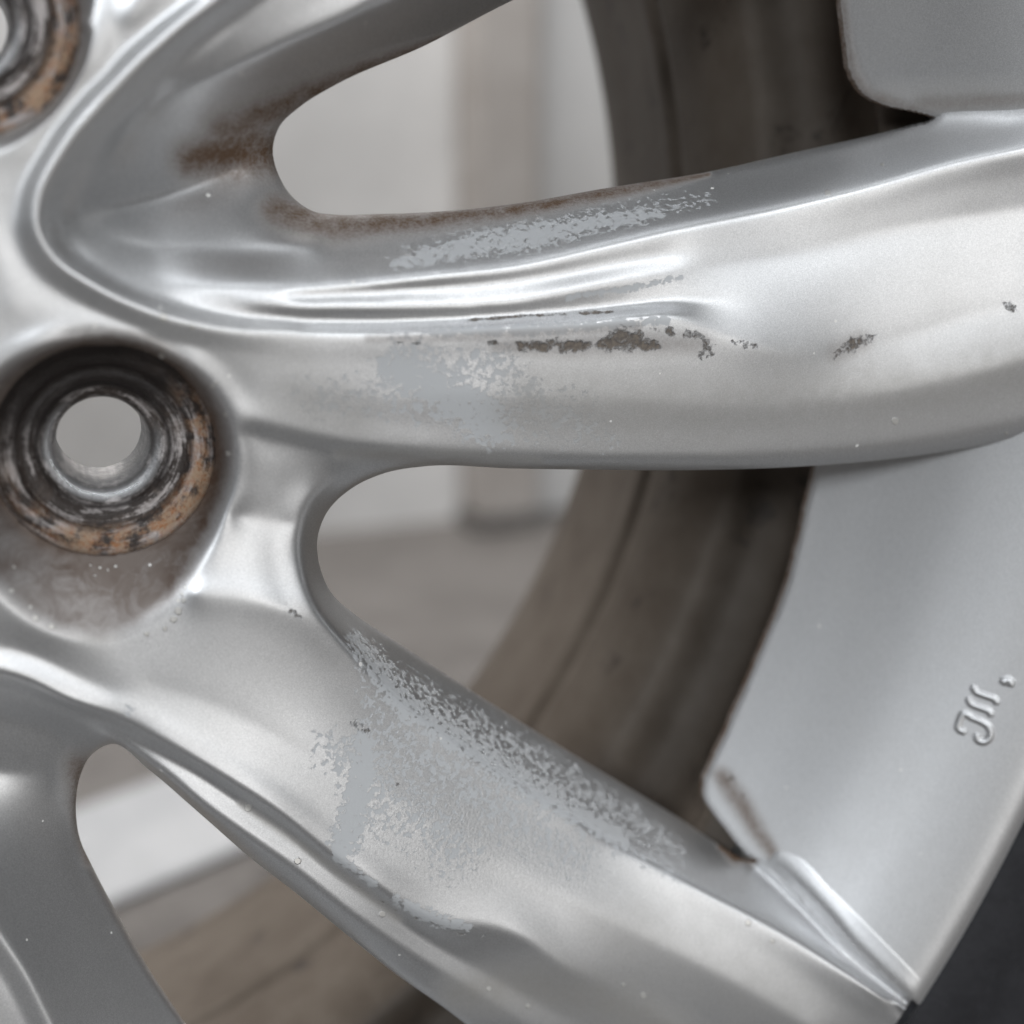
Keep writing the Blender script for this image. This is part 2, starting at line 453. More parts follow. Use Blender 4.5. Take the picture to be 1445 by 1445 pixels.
# foot of the lower spoke's window wall
C((495, 690, -6.0), (462, 722, -7.2), (448, 760, -8.2), (452, 800, -9.2), (470, 840, -11), (500, 868, -13), (560, 908, -14), (660, 972, -13), (760, 1035, -12),
  (830, 1078, -11.4), (900, 1120, -10.6), (950, 1150, -9.8), (1000, 1183, -7.0), (1030, 1200, -3.4), (1045, 1198, -1.6), (1078, 1226, 2.8), (1136, 1282, 10.2), (1190, 1345, 18.0), (1230, 1385, 23.2), (1268, 1419, 27.6), (1330, 1480, 32))
C((540, 720, -15), (500, 760, -16), (510, 810, -18), (580, 870, -22), (700, 945, -21), (860, 1045, -20), (990, 1130, -19))
C((1090, 1200, -8), (1150, 1255, 3), (1250, 1350, 16), (1400, 1480, 28))
# lower spoke front face
C((200, 960, 1.0), (300, 990, 2.2), (400, 1040, 3.2), (500, 1100, 4.2), (600, 1170, 5.5), (700, 1225, 6.7), (800, 1275, 8.8), (920, 1330, 12.4), (1040, 1390, 18), (1160, 1460, 24.5))
C((-100, 916, -.9), (0, 914, -.7), (50, 927, -.6), (110, 956, .1), (165, 982, 1.0))
C((-220, 985, -.6), (-100, 956, -.2), (0, 948, .6), (38, 960, .7), (94, 990, 1.0), (173, 1016, 1.8), (245, 1056, 3.5), (308, 1094, 4.8), (370, 1132, 6.0), (469, 1208, 7.2), (533, 1252, 8.2),
  (584, 1287, 8.6), (639, 1306, 9.2), (694, 1309, 9.6), (740, 1325, 10.4), (791, 1362, 11.4), (880, 1400, 12), (960, 1455, 14.6), (1060, 1530, 18))
C((-220, 1010, -4.6), (-100, 976, -4.2), (0, 970, -3.6), (60, 986, -2.9), (121, 1008, -1.7), (204, 1048, .2), (287, 1093, 1.9), (349, 1135, 3.1), (400, 1168, 4.0), (469, 1227, 5.4), (538, 1275, 6.1),
  (584, 1311, 6.2), (639, 1346, 6.5), (694, 1378, 7.0), (760, 1414, 7.9), (840, 1460, 9.4), (940, 1540, 11.6))
C((130, 1026, -2.6), (162, 1045, -1.4), (225, 1086, 1.0), (287, 1137, 2.9), (349, 1180, 4.3), (400, 1214, 5.2), (500, 1292, 6.6), (600, 1357, 7.0), (720, 1430, 7.8), (840, 1520, 9))
C((150, 1053, -6.0), (211, 1090, -3.2), (266, 1137, -1.2), (308, 1176, -.4), (349, 1213, .5), (415, 1263, 1.8), (500, 1330, 3.2), (562, 1379, 4.0), (648, 1441, 5.0), (760, 1527, 6.4))
# lower scoop and the spoke at the lower left
C((-200, 1040, -8), (-100, 1012, -8.4), (0, 1012, -8.8), (60, 1028, -9), (110, 1050, -9.5))
C((-200, 1100, -10), (-80, 1085, -10.5), (20, 1090, -11), (90, 1090, -11.5))
C((128, 1066, -12.5), (113, 1096, -14), (107, 1141, -15), (113, 1186, -15), (132, 1228, -14.6), (162, 1285, -14), (211, 1371, -12.6), (260, 1445, -11.4), (340, 1570, -9))
C((-220, 1180, -2.4), (-120, 1215, -2.0), (-50, 1255, -1.6), (0, 1322, -1.0), (41, 1384, -.2), (68, 1440, .6), (130, 1560, 2.6))
C((-220, 1210, -2.6), (-120, 1252, -2.2), (-65, 1300, -1.8), (-10, 1358, -1.2), (24, 1415, -.4), (45, 1460, .2), (95, 1560, 2))
C((-220, 1240, -.8), (-140, 1285, -.4), (-90, 1335, 0), (-45, 1400, .6), (-18, 1450, 1.2), (30, 1560, 2.8))
# lug pocket: rim of the pocket
P_OUT = np.array([(150, 479), (60, 494), (0, 522), (-42, 575), (-58, 650), (-50, 740), (-20, 820), (30, 872), (100, 903), (160, 908), (215, 884), (265, 832),
                  (312, 745), (334, 660), (330, 610), (306, 558), (248, 510), (200, 488)], float)
P_H = [.2, .2, .1, 0, 0, 0, 0, .1, .2, .2, .3, .1, -.8, -.6, .1, .3, .3, .2]
C(*[(p[0], p[1], q_) for p, q_ in zip(P_OUT, P_H)], (150, 479, .2))
PB_OUT = np.array([(135, -40), (126, 10), (106, 62), (68, 130), (0, 184), (-70, 210), (-150, 190), (-220, 150)], float)
C(*[(p[0], p[1], .1) for p in PB_OUT])
SEAT_H = -6.0
SEAT_A = unproj(150.0, 638.0, SEAT_H)
SEAT_B = unproj(-68.0, 14.0, SEAT_H)
SEAT_R = 16.9


def circle_px(cx, r, h, n=72):
    t = np.linspace(0, 2 * np.pi, n, endpoint=False)
    u, v = project(cx[0] + r * np.cos(t), cx[1] + r * np.sin(t), h)
    return np.stack([u, v], 1)


for s_ in (SEAT_A, SEAT_B):
    c_ = circle_px(s_, SEAT_R, SEAT_H)
    keep = c_[:, 1] > (492 if s_ is SEAT_A else -400)
    C(*[(p[0], p[1], SEAT_H + .3) for p in c_[keep]])
    c_ = circle_px(s_, SEAT_R - 2.5, SEAT_H - 1.5)
    C(*[(p[0], p[1], SEAT_H - 2) for p in c_])

# window outlines (closed, photo coordinates)
WIN1 = [(385, 209), (394, 249), (414, 279), (444, 299), (473, 303), (535, 302), (598, 300), (725, 288), (860, 265), (999, 243), (1124, 215), (1223, 193), (1290, 176), (1316, 168),
        (1330, 150), (1400, 132), (1560, 106), (1700, 88), (1760, -100), (1700, -300), (1300, -320), (1150, -190), (1000, -125), (860, -62), (720, 2), (598, 65), (473, 120), (424, 150), (394, 179)]
WIN2 = [(600, 658), (545, 667), (495, 690), (462, 722), (448, 760), (452, 802), (470, 840), (500, 867), (560, 907), (660, 972), (760, 1035), (830, 1078), (900, 1120), (950, 1150),
        (1000, 1183), (1026, 1201), (1044, 1212), (1060, 1216), (1078, 1206), (1092, 1194), (1120, 1196), (1180, 1248), (1250, 1318), (1330, 1400), (1420, 1500), (1520, 1600), (1620, 1700), (1800, 1400), (1800, 700), (1720, 535), (1560, 585), (1445, 616), (1370, 631),
        (1300, 642), (1150, 657), (1000, 663), (850, 663), (720, 661)]
WIN3 = [(156, 1050), (211, 1087), (266, 1134), (308, 1171), (349, 1207), (415, 1258), (492, 1321), (560, 1375), (638, 1430), (656, 1444), (760, 1524), (900, 1660), (700, 1800), (440, 1740), (340, 1572), (260, 1445), (211, 1371), (162, 1285),
        (132, 1228), (113, 1186), (107, 1141), (113, 1096), (128, 1066)]
RIMWIN1 = [(1180, -300), (1184, -100), (1188, 0), (1194, 60), (1202, 103), (1218, 130), (1250, 148), (1290, 156), (1316, 163), (1340, 172), (1420, 200), (1420, 260), (900, 420), (600, 200), (800, -200)]
RIMWIN2 = [(1170, 560), (1158, 620), (1150, 665), (1131, 750), (1110, 830), (1080, 905), (1046, 985), (1020, 1045), (1004, 1080), (994, 1104), (994, 1124), (1008, 1148), (1028, 1174), (1045, 1196),
           (1078, 1224), (1107, 1250), (1136, 1280), (1163, 1310), (1190, 1343), (1230, 1383), (1268, 1417), (1330, 1475), (1300, 1600), (1000, 1450), (500, 1000), (600, 600), (900, 500)]
HOLE_A = circle_px(SEAT_A, SEAT_R, SEAT_H, 48)
HOLE_A[:, 1] = np.maximum(HOLE_A[:, 1], 487 + 0.0009 * (HOLE_A[:, 0] - 150) ** 2)
HOLE_B = circle_px(SEAT_B, SEAT_R, SEAT_H, 48)

U0, U1, STEP = -220.0, 1665.0, 2.5
NG = int(round((U1 - U0) / STEP)) + 1
gu, gv = np.meshgrid(np.linspace(U0, U1, NG), np.linspace(U0, U1, NG))      # [row=v, col=u]


def poly_sd(poly, pu, pv, pad=60.0, per=-7):
    """signed distance (positive outside the closed outline), clamped to pad"""
    P = spline(np.asarray(poly, float), per, closed=True) if per else np.asarray(poly, float)
    sh = pu.shape; pu = pu.ravel(); pv = pv.ravel()
    out = np.full(pu.shape, pad)
    lo, hi = P.min(0) - pad, P.max(0) + pad
    idx = np.nonzero((pu > lo[0]) & (pu < hi[0]) & (pv > lo[1]) & (pv < hi[1]))[0]
    x, y = pu[idx], pv[idx]
    inside = np.zeros(len(idx), bool); d2 = np.full(len(idx), 1e12)
    Q = np.roll(P, -1, 0)
    for (ax, ay), (bx, by) in zip(P, Q):
        dx, dy = bx - ax, by - ay
        L = dx * dx + dy * dy + 1e-9
        cross = ((ay > y) != (by > y))
        if cross.any():
            xi = ax + (y - ay) * (dx / (dy if abs(dy) > 1e-12 else 1e-12))
            inside ^= cross & (x < xi)
        near = np.nonzero((x > min(ax, bx) - pad) & (x < max(ax, bx) + pad) & (y > min(ay, by) - pad) & (y < max(ay, by) + pad))[0]
        if len(near):
            xx, yy = x[near], y[near]
            t = np.clip(((xx - ax) * dx + (yy - ay) * dy) / L, 0, 1)
            d2[near] = np.minimum(d2[near], (xx - ax - t * dx) ** 2 + (yy - ay - t * dy) ** 2)
    d = np.minimum(np.sqrt(d2), pad)
    out[idx] = np.where(inside, -d, d)
    return out.reshape(sh)


def diffuse(tau_px):
    """tension spline through the feature curves; curve ends fade out so that they leave no dimple"""
    pts, wts = [], []
    for c in CURVES:
        p = spline(c, -1.5)
        d = np.concatenate([[0], np.cumsum(np.hypot(*np.diff(p[:, :2], axis=0).T))])
        closed = np.hypot(*(c[0, :2] - c[-1, :2])) < 60
        w = np.ones(len(p)) if closed else np.clip((np.minimum(d, d[-1] - d) + 3) / min(45.0, d[-1] * .3 + 1), 0.03, 1) ** 1.5
        pts.append(p); wts.append(w)
    P = np.concatenate(pts); PW = np.concatenate(wts)
    z = None

    def lap(z):
        p = np.pad(z, 1, mode='edge')
        return p[:-2, 1:-1] + p[2:, 1:-1] + p[1:-1, :-2] + p[1:-1, 2:] - 4 * z
    for step in (40.0, 20.0, 10.0, 5.0, 2.5):
        n = int(math.ceil((U1 - U0) / step - 1e-6)) + 1
        fx = (P[:, 0] - U0) / step; fy = (P[:, 1] - U0) / step
        ok = (fx >= 0) & (fy >= 0) & (fx < n - 1.001) & (fy < n - 1.001)
        fx, fy, hh, pw = fx[ok], fy[ok], P[ok, 2], PW[ok]
        ix, iy = fx.astype(int), fy.astype(int); ax, ay = fx - ix, fy - iy
        Wt = np.zeros((n, n)); H = np.zeros((n, n))
        for ddx, ddy, w in ((0, 0, (1 - ax) * (1 - ay)), (1, 0, ax * (1 - ay)), (0, 1, (1 - ax) * ay), (1, 1, ax * ay)):
            np.add.at(Wt, (iy + ddy, ix + ddx), w * pw); np.add.at(H, (iy + ddy, ix + ddx), w * pw * hh)
        Hm = H / np.maximum(Wt, 1e-9)
        Wt = np.minimum(Wt * step / 2.5 if step > 2.5 else Wt, 1.0)
        if z is None:
            z = np.zeros((n, n))
        else:
            m = z.shape[0]
            t = np.clip(np.arange(n) * step / pstep, 0, m - 1.0001); i0 = t.astype(int); f = t - i0
            zr = z[i0] * (1 - f)[:, None] + z[np.minimum(i0 + 1, m - 1)] * f[:, None]
            z = zr[:, i0] * (1 - f)[None] + zr[:, np.minimum(i0 + 1, m - 1)] * f[None]
        if step >= 5:                                  # membrane start
            its = {40.0: 600, 20.0: 400, 10.0: 300, 5.0: 200}[step]
            lam = Wt * 12.0; inv = 1.0 / (4 + lam); lh = lam * Hm
            for _ in range(its):
                p = np.pad(z, 1, mode='edge')
                z = (p[:-2, 1:-1] + p[2:, 1:-1] + p[1:-1, :-2] + p[1:-1, 2:] + lh) * inv
        if step <= 10:                                 # bending term
            k = int(round(step / STEP)); tp = tau_px[::k, ::k]
            tp = np.pad(tp, ((0, n - tp.shape[0]), (0, n - tp.shape[1])), mode='edge') if tp.shape[0] < n else tp[:n, :n]
            tau = (step / tp) ** 2; lam = Wt * 0.9
            inv = 0.55 / (20 + 4 * tau + lam)
            for _ in range({10.0: 250, 5.0: 300, 2.5: 260}[step]):
                L = lap(z)
                z = z + (-lap(L) + tau * L + lam * (Hm - z)) * inv
        pstep = step
    return z[:NG, :NG]


def gauss(z, sig):
    s = sig / STEP; r = int(3 * s + 1); k = np.exp(-0.5 * (np.arange(-r, r + 1) / s) ** 2); k /= k.sum()
    p = np.pad(z, ((r, r), (0, 0)), mode='edge'); z = sum(k[i] * p[i:i + z.shape[0]] for i in range(2 * r + 1))
    p = np.pad(z, ((0, 0), (r, r)), mode='edge'); return sum(k[i] * p[:, i:i + z.shape[1]] for i in range(2 * r + 1))


def near_curve(pts, pu, pv, rad):
    """smooth 0..1 falloff round a polyline of (u, v[, radius])"""
    P = np.asarray(pts, float)
    out = np.zeros(pu.shape)
    if len(P) == 1: P = np.vstack([P, P + 1e-3])
    for a, b in zip(P[:-1], P[1:]):
        ra = a[2] if len(a) > 2 else rad; rb = b[2] if len(b) > 2 else rad
        dx, dy = b[0] - a[0], b[1] - a[1]; L = dx * dx + dy * dy + 1e-9
        t = np.clip(((pu - a[0]) * dx + (pv - a[1]) * dy) / L, 0, 1)
        d = np.hypot(pu - a[0] - t * dx, pv - a[1] - t * dy) / (ra + t * (rb - ra))
        out = np.maximum(out, np.clip(1 - d, 0, 1))
    return out * out * (3 - 2 * out)


sd_w1 = poly_sd(WIN1, gu, gv); sd_w2 = poly_sd(WIN2, gu, gv); sd_w3 = poly_sd(WIN3, gu, gv)
sd_a = poly_sd(HOLE_A, gu, gv, 20, 0); sd_b = poly_sd(HOLE_B, gu, gv, 20, 0)
sd_win = np.minimum(np.minimum(sd_w1, sd_w2), sd_w3)
sd_face = np.minimum(sd_win, np.minimum(sd_a, sd_b))
_x, _z = unproj(gu, gv, np.full_like(gu, 28.0))
sd_face = np.where(((gv > 1200) & (gu > 1100)) | (gu > 1480), np.minimum(sd_face, (232.5 - np.hypot(_x, _z)) * 7.3), sd_face)

softmask = np.zeros_like(gu)
for pts, rad in (([(330, 640), (360, 700), (350, 790), (280, 860)], 80), ([(200, 300), (250, 330), (330, 340)], 90), ([(560, 560), (800, 565), (1100, 570), (1400, 545)], 46),
                 ([(180, 930), (250, 960), (450, 1060), (650, 1180), (850, 1290)], 80), ([(-50, 350), (40, 430)], 70), ([(120, 130), (200, 60)], 60), ([(300, 520), (420, 540)], 50),
                 ([(1150, 415), (1350, 375)], 30)):
    softmask = np.maximum(softmask, near_curve(pts, gu, gv, rad))
raw = diffuse(10.0 + 60.0 * softmask)
gh = gauss(raw, 3.0)
# rounded arris along the openings
RA = 13.0
q = np.clip(sd_win / RA, 0, 1)
gh = gh - 1.3 * (1 - near_curve([(1030, 1195), (1060, 1200)], gu, gv, 60)) * (1 - np.sqrt(np.clip(1 - (1 - q) ** 2, 0, 1)))
# blend into the rim with a fillet
hr = rim_on_ray(gu, gv) - 0.35
K = 1.6
zx, zz = unproj(gu, gv, gh); rr_ = np.hypot(zx, zz)
near = (rr_ > 186) & (hr > -16) & (gv < 400)
dlt = gh - hr
smax = np.where(dlt > 0, gh, hr) + K * np.log1p(np.exp(-np.abs(dlt) / K)) * np.clip((rr_ - 186) / 12, 0, 1) * np.clip((330 - gv) / 90, 0, 1)
gh = np.where(near & (sd_win > 0), np.maximum(gh, np.where(dlt > -6, smax, hr)), gh)
# the lower spoke meets the rim in a narrow valley with a rolled lip on the rim side
sd_c = poly_sd(RIMWIN2, gu, gv, 60)
zone = (gv > 1150) & (gu > 1020) & (rr_ > 195)
hv = hr + 0.41 - (.2 + 1.2 * np.clip((gu - 1085) / 150, 0, 1)) * np.exp(-(np.maximum(sd_c, 0) / 13.0) ** 2) + 0.06 * np.exp(-((sd_c - 28) / 12.0) ** 2) - 0.16 * np.maximum(-sd_c, 0)
d_ = gh - hv
sm = np.maximum(gh, hv) + 0.5 * np.log1p(np.exp(-np.abs(d_) / 0.5))
mixr = np.clip(sd_c / 8, 0, 1); mixr = mixr * mixr * (3 - 2 * mixr)
zw = np.clip((gu - 1042) / 30, 0, 1); zw = zw * zw * (3 - 2 * zw)
gh = np.where(zone & (sd_c > -30), (sm * (1 - mixr) + hv * mixr) * zw + gh * (1 - zw), gh)
gh = np.where(zone, gh - 1.3 * (1 - np.sqrt(np.clip(1 - (1 - np.clip(sd_win / RA, 0, 1)) ** 2, 0, 1))) * (sd_c > 8) * zw, gh)
# tiny casting unevenness
gx, gz = unproj(gu, gv, gh)
gpos = W(gx, gz, gh)
du = np.gradient(gpos, axis=1); dv = np.gradient(gpos, axis=0)
gn = np.cross(dv, du); gn /= np.linalg.norm(gn, axis=2, keepdims=True)
if gn[NG // 2, NG // 2, 1] > 0: gn = -gn

# wear fields in the same parametrisation ------------------------------------------------
f_wear = np.zeros_like(gu); f_dirt_shade = np.zeros_like(gu); f_film = np.zeros_like(gu); f_chip = np.zeros_like(gu); f_pit = np.zeros_like(gu); f_grime = np.zeros_like(gu); f_spot = np.zeros_like(gu)
def paint(f, pts, rad, amt):
    np.maximum(f, near_curve(pts, gu, gv, rad) * amt, out=f)

# flaked patches
paint(f_wear, [(560, 520, 60), (620, 550, 80), (700, 600, 60)], 60, .95)
paint(f_wear, [(560, 490, 40), (700, 520, 70), (790, 600, 40)], 60, .55)
paint(f_wear, [(560, 372, 18), (640, 352, 36), (760, 330, 40), (860, 312, 26), (930, 300, 18)], 30, .85)
paint(f_wear, [(600, 470, 10), (740, 466, 16), (860, 458, 14), (940, 452, 16)], 12, .85)
paint(f_wear, [(800, 420, 8), (880, 408, 11), (960, 392, 8)], 12, .75)
paint(f_wear, [(500, 900, 26), (545, 960, 50), (580, 1005, 52), (660, 1050, 56), (760, 1115, 56), (880, 1185, 36)], 40, .80)
paint(f_wear, [(540, 940, 30), (640, 1010, 50), (760, 1075, 50), (900, 1160, 40), (960, 1200, 20)], 40, .56)
paint(f_wear, [(515, 1050, 36), (510, 1110, 56), (490, 1180, 46), (480, 1210, 20)], 40, .95)
paint(f_wear, [(470, 1060, 70), (560, 1120, 110), (640, 1200, 90)], 60, .50)
paint(f_wear, [(540, 960, 60), (680, 1060, 80), (800, 1130, 80), (950, 1220, 50)], 60, .46)
paint(f_wear, [(560, 360, 30), (700, 330, 50), (880, 300, 44), (1000, 280, 24)], 40, .42)
paint(f_wear, [(530, 940, 40), (535, 1040, 80), (530, 1150, 70)], 60, .50)
paint(f_wear, [(600, 1060, 70), (700, 1140, 90), (820, 1210, 60)], 60, .47)
paint(f_wear, [(540, 1030, 60), (640, 1095, 80), (740, 1160, 60)], 60, .56)
paint(f_wear, [(430, 560, 60), (600, 560, 90), (800, 590, 90), (860, 620, 40)], 60, .44)
paint(f_wear, [(560, 1270, 14), (620, 1300, 22), (660, 1308, 14)], 18, .9)
paint(f_wear, [(480, 1210, 14), (530, 1250, 12)], 12, .75)
paint(f_wear, [(182, 1002, 16)], 16, .7)
# dust film
paint(f_film, [(420, 560, 90), (500, 590, 70)], 60, .55)
paint(f_film, [(480, 640, 18), (640, 642, 22), (760, 650, 14)], 20, .65)
paint(f_film, [(760, 570, 105), (1000, 580, 105), (1300, 555, 105), (1500, 505, 105)], 60, .64)
paint(f_film, [(650, 1400, 60), (760, 1390, 80), (900, 1430, 90), (1000, 1500, 80)], 60, .85)
paint(f_film, [(900, 1330, 130), (1150, 1440, 120)], 60, .45)
paint(f_film, [(340, 1134, 10), (450, 1210, 12), (560, 1296, 16)], 20, .8)
paint(f_film, [(180, 500, 120), (420, 500, 60)], 60, .35)
paint(f_film, [(120, 100, 160), (30, 250, 90)], 60, .30)
paint(f_film, [(130, 905, 60)], 60, .3)
# brake dirt
paint(f_dirt_shade, [(270, 225, 50), (330, 215, 85), (395, 215, 75)], 60, 1.0)
paint(f_dirt_shade, [(320, 185, 60), (420, 140, 46), (540, 88, 26), (620, 56, 14)], 30, .9)
paint(f_dirt_shade, [(390, 296, 48), (470, 318, 46), (600, 312, 34), (760, 290, 26), (900, 264, 20), (1000, 246, 8)], 30, .9)
paint(f_dirt_shade, [(700, 488, 16), (800, 490, 26), (900, 486, 28), (990, 486, 24)], 24, .34)
paint(f_dirt_shade, [(1180, 498, 24), (1215, 482, 26)], 24, .34)
paint(f_dirt_shade, [(520, 478, 10), (700, 474, 14), (900, 462, 12)], 12, .3)
paint(f_dirt_shade, [(110, 1080, 40), (112, 1150, 26), (125, 1215, 16)], 30, .75)
paint(f_dirt_shade, [(160, 1060, 30)], 30, .4)
paint(f_dirt_shade, [(1018, 1194, 10), (1040, 1203, 24), (1062, 1212, 12)], 20, 1.6)  # dark window tip: shade of the notch painted into the colour
# pocket grime
pk = np.clip(-poly_sd(P_OUT, gu, gv, 60) / 26.0, 0, 1) ** .7
f_grime = pk * (.92 + .2 * near_curve([(300, 700), (230, 810), (150, 800)], gu, gv, 90))
ring = np.clip(1 - np.abs(poly_sd(HOLE_A, gu, gv, 60, 0)) / 26.0, 0, 1)
f_dirt_shade = np.maximum(f_dirt_shade, ring * .92)
ringb = np.clip(1 - np.abs(poly_sd(HOLE_B, gu, gv, 60, 0)) / 24.0, 0, 1)
f_dirt_shade = np.maximum(f_dirt_shade, ringb * .62)
# chips
paint(f_chip, [(735, 488, 14), (790, 489, 20), (830, 488, 12)], 14, .95)
paint(f_chip, [(846, 488, 16), (880, 479, 32), (925, 488, 14)], 14, 1.0)
paint(f_chip, [(690, 484, 7), (700, 483, 7)], 7, .7)
paint(f_chip, [(560, 484, 7), (610, 486, 7)], 7, .62)
paint(f_chip, [(660, 452, 4), (740, 446, 5), (866, 440, 4)], 5, .95)
paint(f_chip, [(925, 463, 14), (985, 475, 16), (1000, 492, 20), (990, 500, 14)], 14, .62)
paint(f_chip, [(1030, 480, 12), (1065, 490, 13)], 12, .62)
paint(f_chip, [(1180, 500, 16), (1210, 482, 22), (1235, 474, 10)], 14, .72)
paint(f_chip, [(1420, 432, 12), (1440, 440, 12)], 12, .6)
paint(f_chip, [(562, 1106, 9)], 9, 1.0)
paint(f_chip, [(480, 1234, 4), (560, 1287, 5), (650, 1318, 6), (700, 1322, 5)], 6, .42)
paint(f_chip, [(395, 850, 12), (425, 872, 8)], 12, .36)
paint(f_chip, [(660, 972, 8)], 8, .6)
paint(f_chip, [(500, 1020, 14), (520, 1035, 10)], 12, .5)
for su, sv_, sr in ((262, 829, 5), (257, 838, 4), (259, 847, 6), (252, 862, 8), (245, 874, 8), (233, 887, 6), (207, 895, 6), (16, 834, 6), (43, 857, 5), (50, 872, 7), (73, 884, 7), (20, 800, 4), (128, 798, 3), (141, 801, 4), (152, 804, 3), (163, 799, 4),
                    (134, 812, 3), (305, 540, 5), (318, 585, 5), (228, 503, 7), (206, 500, 5), (322, 640, 6), (300, 545, 5), (483, 826, 14), (1263, 594, 8), (230, 449, 10), (272, 462, 7), (152, 135, 8), (1420, 612, 5),
                    (690, 1395, 6), (745, 1420, 5), (908, 1405, 7), (1056, 1302, 7), (1090, 1328, 6), (880, 1390, 5), (1168, 272, 7), (1245, 232, 5), (350, 1140, 8), (420, 1215, 8), (540, 1290, 7)):
    paint(f_spot, [(su, sv_)], sr * 1.25, 1.0)
# pitted casting
paint(f_pit, [(560, 1150, 120), (720, 1190, 150), (820, 1250, 130)], 100, 1.0)
paint(f_pit, [(400, 1080, 90)], 90, .35)


# ------------------------------------------------------------------ clipping a triangle mesh along a signed distance
def clip_mesh(A, tris, sd):
    """A: dict of per-vertex arrays; keeps sd > 0. Returns arrays, triangles, boundary segments"""
    pos = sd > 0
    s = pos[tris]; cnt = s.sum(1)
    full = tris[cnt == 3]
    nv = len(sd)
    parts = [full]; segs = []; keys_a, keys_b = [], []
    jobs = []
    for k in (1, 2):
        t = tris[cnt == k]; st = pos[t]
        odd = np.argmax(st, 1) if k == 1 else np.argmin(st, 1)
        rows = np.arange(len(t))
        a = t[rows, odd]; b = t[rows, (odd + 1) % 3]; c = t[rows, (odd + 2) % 3]
        jobs.append((k, a, b, c))
    ea = np.concatenate([j[1] for j in jobs] * 2); eb = np.concatenate([j[2] for j in jobs] + [j[3] for j in jobs])
    lo, hi = np.minimum(ea, eb), np.maximum(ea, eb)
    key = lo.astype(np.int64) * nv + hi
    uk, inv = np.unique(key, return_inverse=True)
    ul, uh = uk // nv, uk % nv
    w = sd[ul] / (sd[ul] - sd[uh])
    newA = {k: np.concatenate([v, v[ul] * (1 - w.reshape((-1,) + (1,) * (v.ndim - 1))) + v[uh] * w.reshape((-1,) + (1,) * (v.ndim - 1))]) for k, v in A.items()}
    n1, n2 = len(jobs[0][1]), len(jobs[1][1]); tot = n1 + n2
    ab = nv + inv[:tot]; ac = nv + inv[tot:]
    k, a, b, c = jobs[0]
    p, q_ = ab[:n1], ac[:n1]
    parts.append(np.stack([a, p, q_], 1)); segs.append(np.stack([p, q_], 1))
    k, a, b, c = jobs[1]
    p, q_ = ab[n1:], ac[n1:]
    parts.append(np.stack([p, b, c], 1)); parts.append(np.stack([p, c, q_], 1)); segs.append(np.stack([q_, p], 1))
    return newA, np.concatenate(parts), np.concatenate(segs)


def grid_tris(nr, nc):
    i = np.arange(nr - 1)[:, None] * nc + np.arange(nc - 1)[None]
    i = i.ravel()
    return np.concatenate([np.stack([i, i + nc, i + nc + 1], 1), np.stack([i, i + nc + 1, i + 1], 1)])


def skirt(pos, segs, V_uv, uv, deep, shallow, inset=3.0):
    """edge wall below an outline: full depth where it is turned away, thin lip where the traced outline already is the wall's foot"""
    ids, inv = np.unique(segs, return_inverse=True); s = inv.reshape(-1, 2)
    p = pos[ids]; n = len(ids)
    tang = np.zeros((n, 3)); d = p[s[:, 1]] - p[s[:, 0]]
    L = np.linalg.norm(d, axis=1, keepdims=True); d = d / np.maximum(L, 1e-9)
    np.add.at(tang, s[:, 0], d); np.add.at(tang, s[:, 1], d)
    out = np.cross(tang, np.array([0, 1.0, 0])); out[:, 1] = 0
    out /= np.maximum(np.linalg.norm(out, axis=1, keepdims=True), 1e-9)
    return ids, s, p, out


root = empty('car_wheel', 'worn silver alloy wheel with flaking paint, rusty lug holes and a black tyre', 'wheel', (0, -0.0, 0.0))

A = {'p': gpos.reshape(-1, 3), 'n': gn.reshape(-1, 3), 'uv': np.stack([gu.ravel(), gv.ravel()], 1),
     'wear': f_wear.ravel(), 'dirt_shade': f_dirt_shade.ravel(), 'film': f_film.ravel(), 'chip': f_chip.ravel(), 'pit': f_pit.ravel(), 'grime': f_grime.ravel(), 'spot': f_spot.ravel()}
sdv = sd_face.ravel().copy()
sdv[np.abs(sdv) < 0.02] = 0.02
A, T, S = clip_mesh(A, grid_tris(NG, NG), sdv)
# wall below the outline
ids, s, p, outn = skirt(A['p'], S, VPT, A['uv'], 0, 0)
# outn must point into the opening: compare with the sd gradient
g_r, g_c = np.gradient(sd_face, STEP)
ui = np.clip(((A['uv'][ids, 0] - U0) / STEP).round().astype(int), 0, NG - 1); vi = np.clip(((A['uv'][ids, 1] - U0) / STEP).round().astype(int), 0, NG - 1)
grad = np.stack([g_c[vi, ui], g_r[vi, ui]], 1)                       # towards the metal, in photo axes
pu1, pv1 = project(p[:, 0] * 1e3 + outn[:, 0], p[:, 2] * 1e3 - HUBZ + outn[:, 2], -p[:, 1] * 1e3)
dirpx = np.stack([pu1, pv1], 1) - A['uv'][ids]
flip = (dirpx * grad).sum(1) > 0
outn[flip] *= -1
toV = VPT - A['uv'][ids]; toV /= np.linalg.norm(toV, axis=1, keepdims=True)
gl = grad / np.maximum(np.linalg.norm(grad, axis=1, keepdims=True), 1e-6)
vis = np.clip(((-gl * toV).sum(1) + 0.02) / 0.15, 0, 1)              # 1: deeper metal would show inside the opening
for _ in range(30):                                                  # smooth along the outline
    acc = np.zeros(len(ids)); cn = np.zeros(len(ids))
    for a_, b_ in ((0, 1), (1, 0)):
        np.add.at(acc, s[:, a_], vis[s[:, b_]]); np.add.at(cn, s[:, a_], 1)
    vis = 0.5 * vis + 0.5 * acc / np.maximum(cn, 1)
hb = -p[:, 1] * 1e3
depth = np.where(vis > 0.5, 0.7, np.maximum(hb + 20, 4.0)) * (1 - vis) + 0.7 * vis
inset = 5.0
r1 = p.copy(); r1[:, 1] += depth * 1e-3
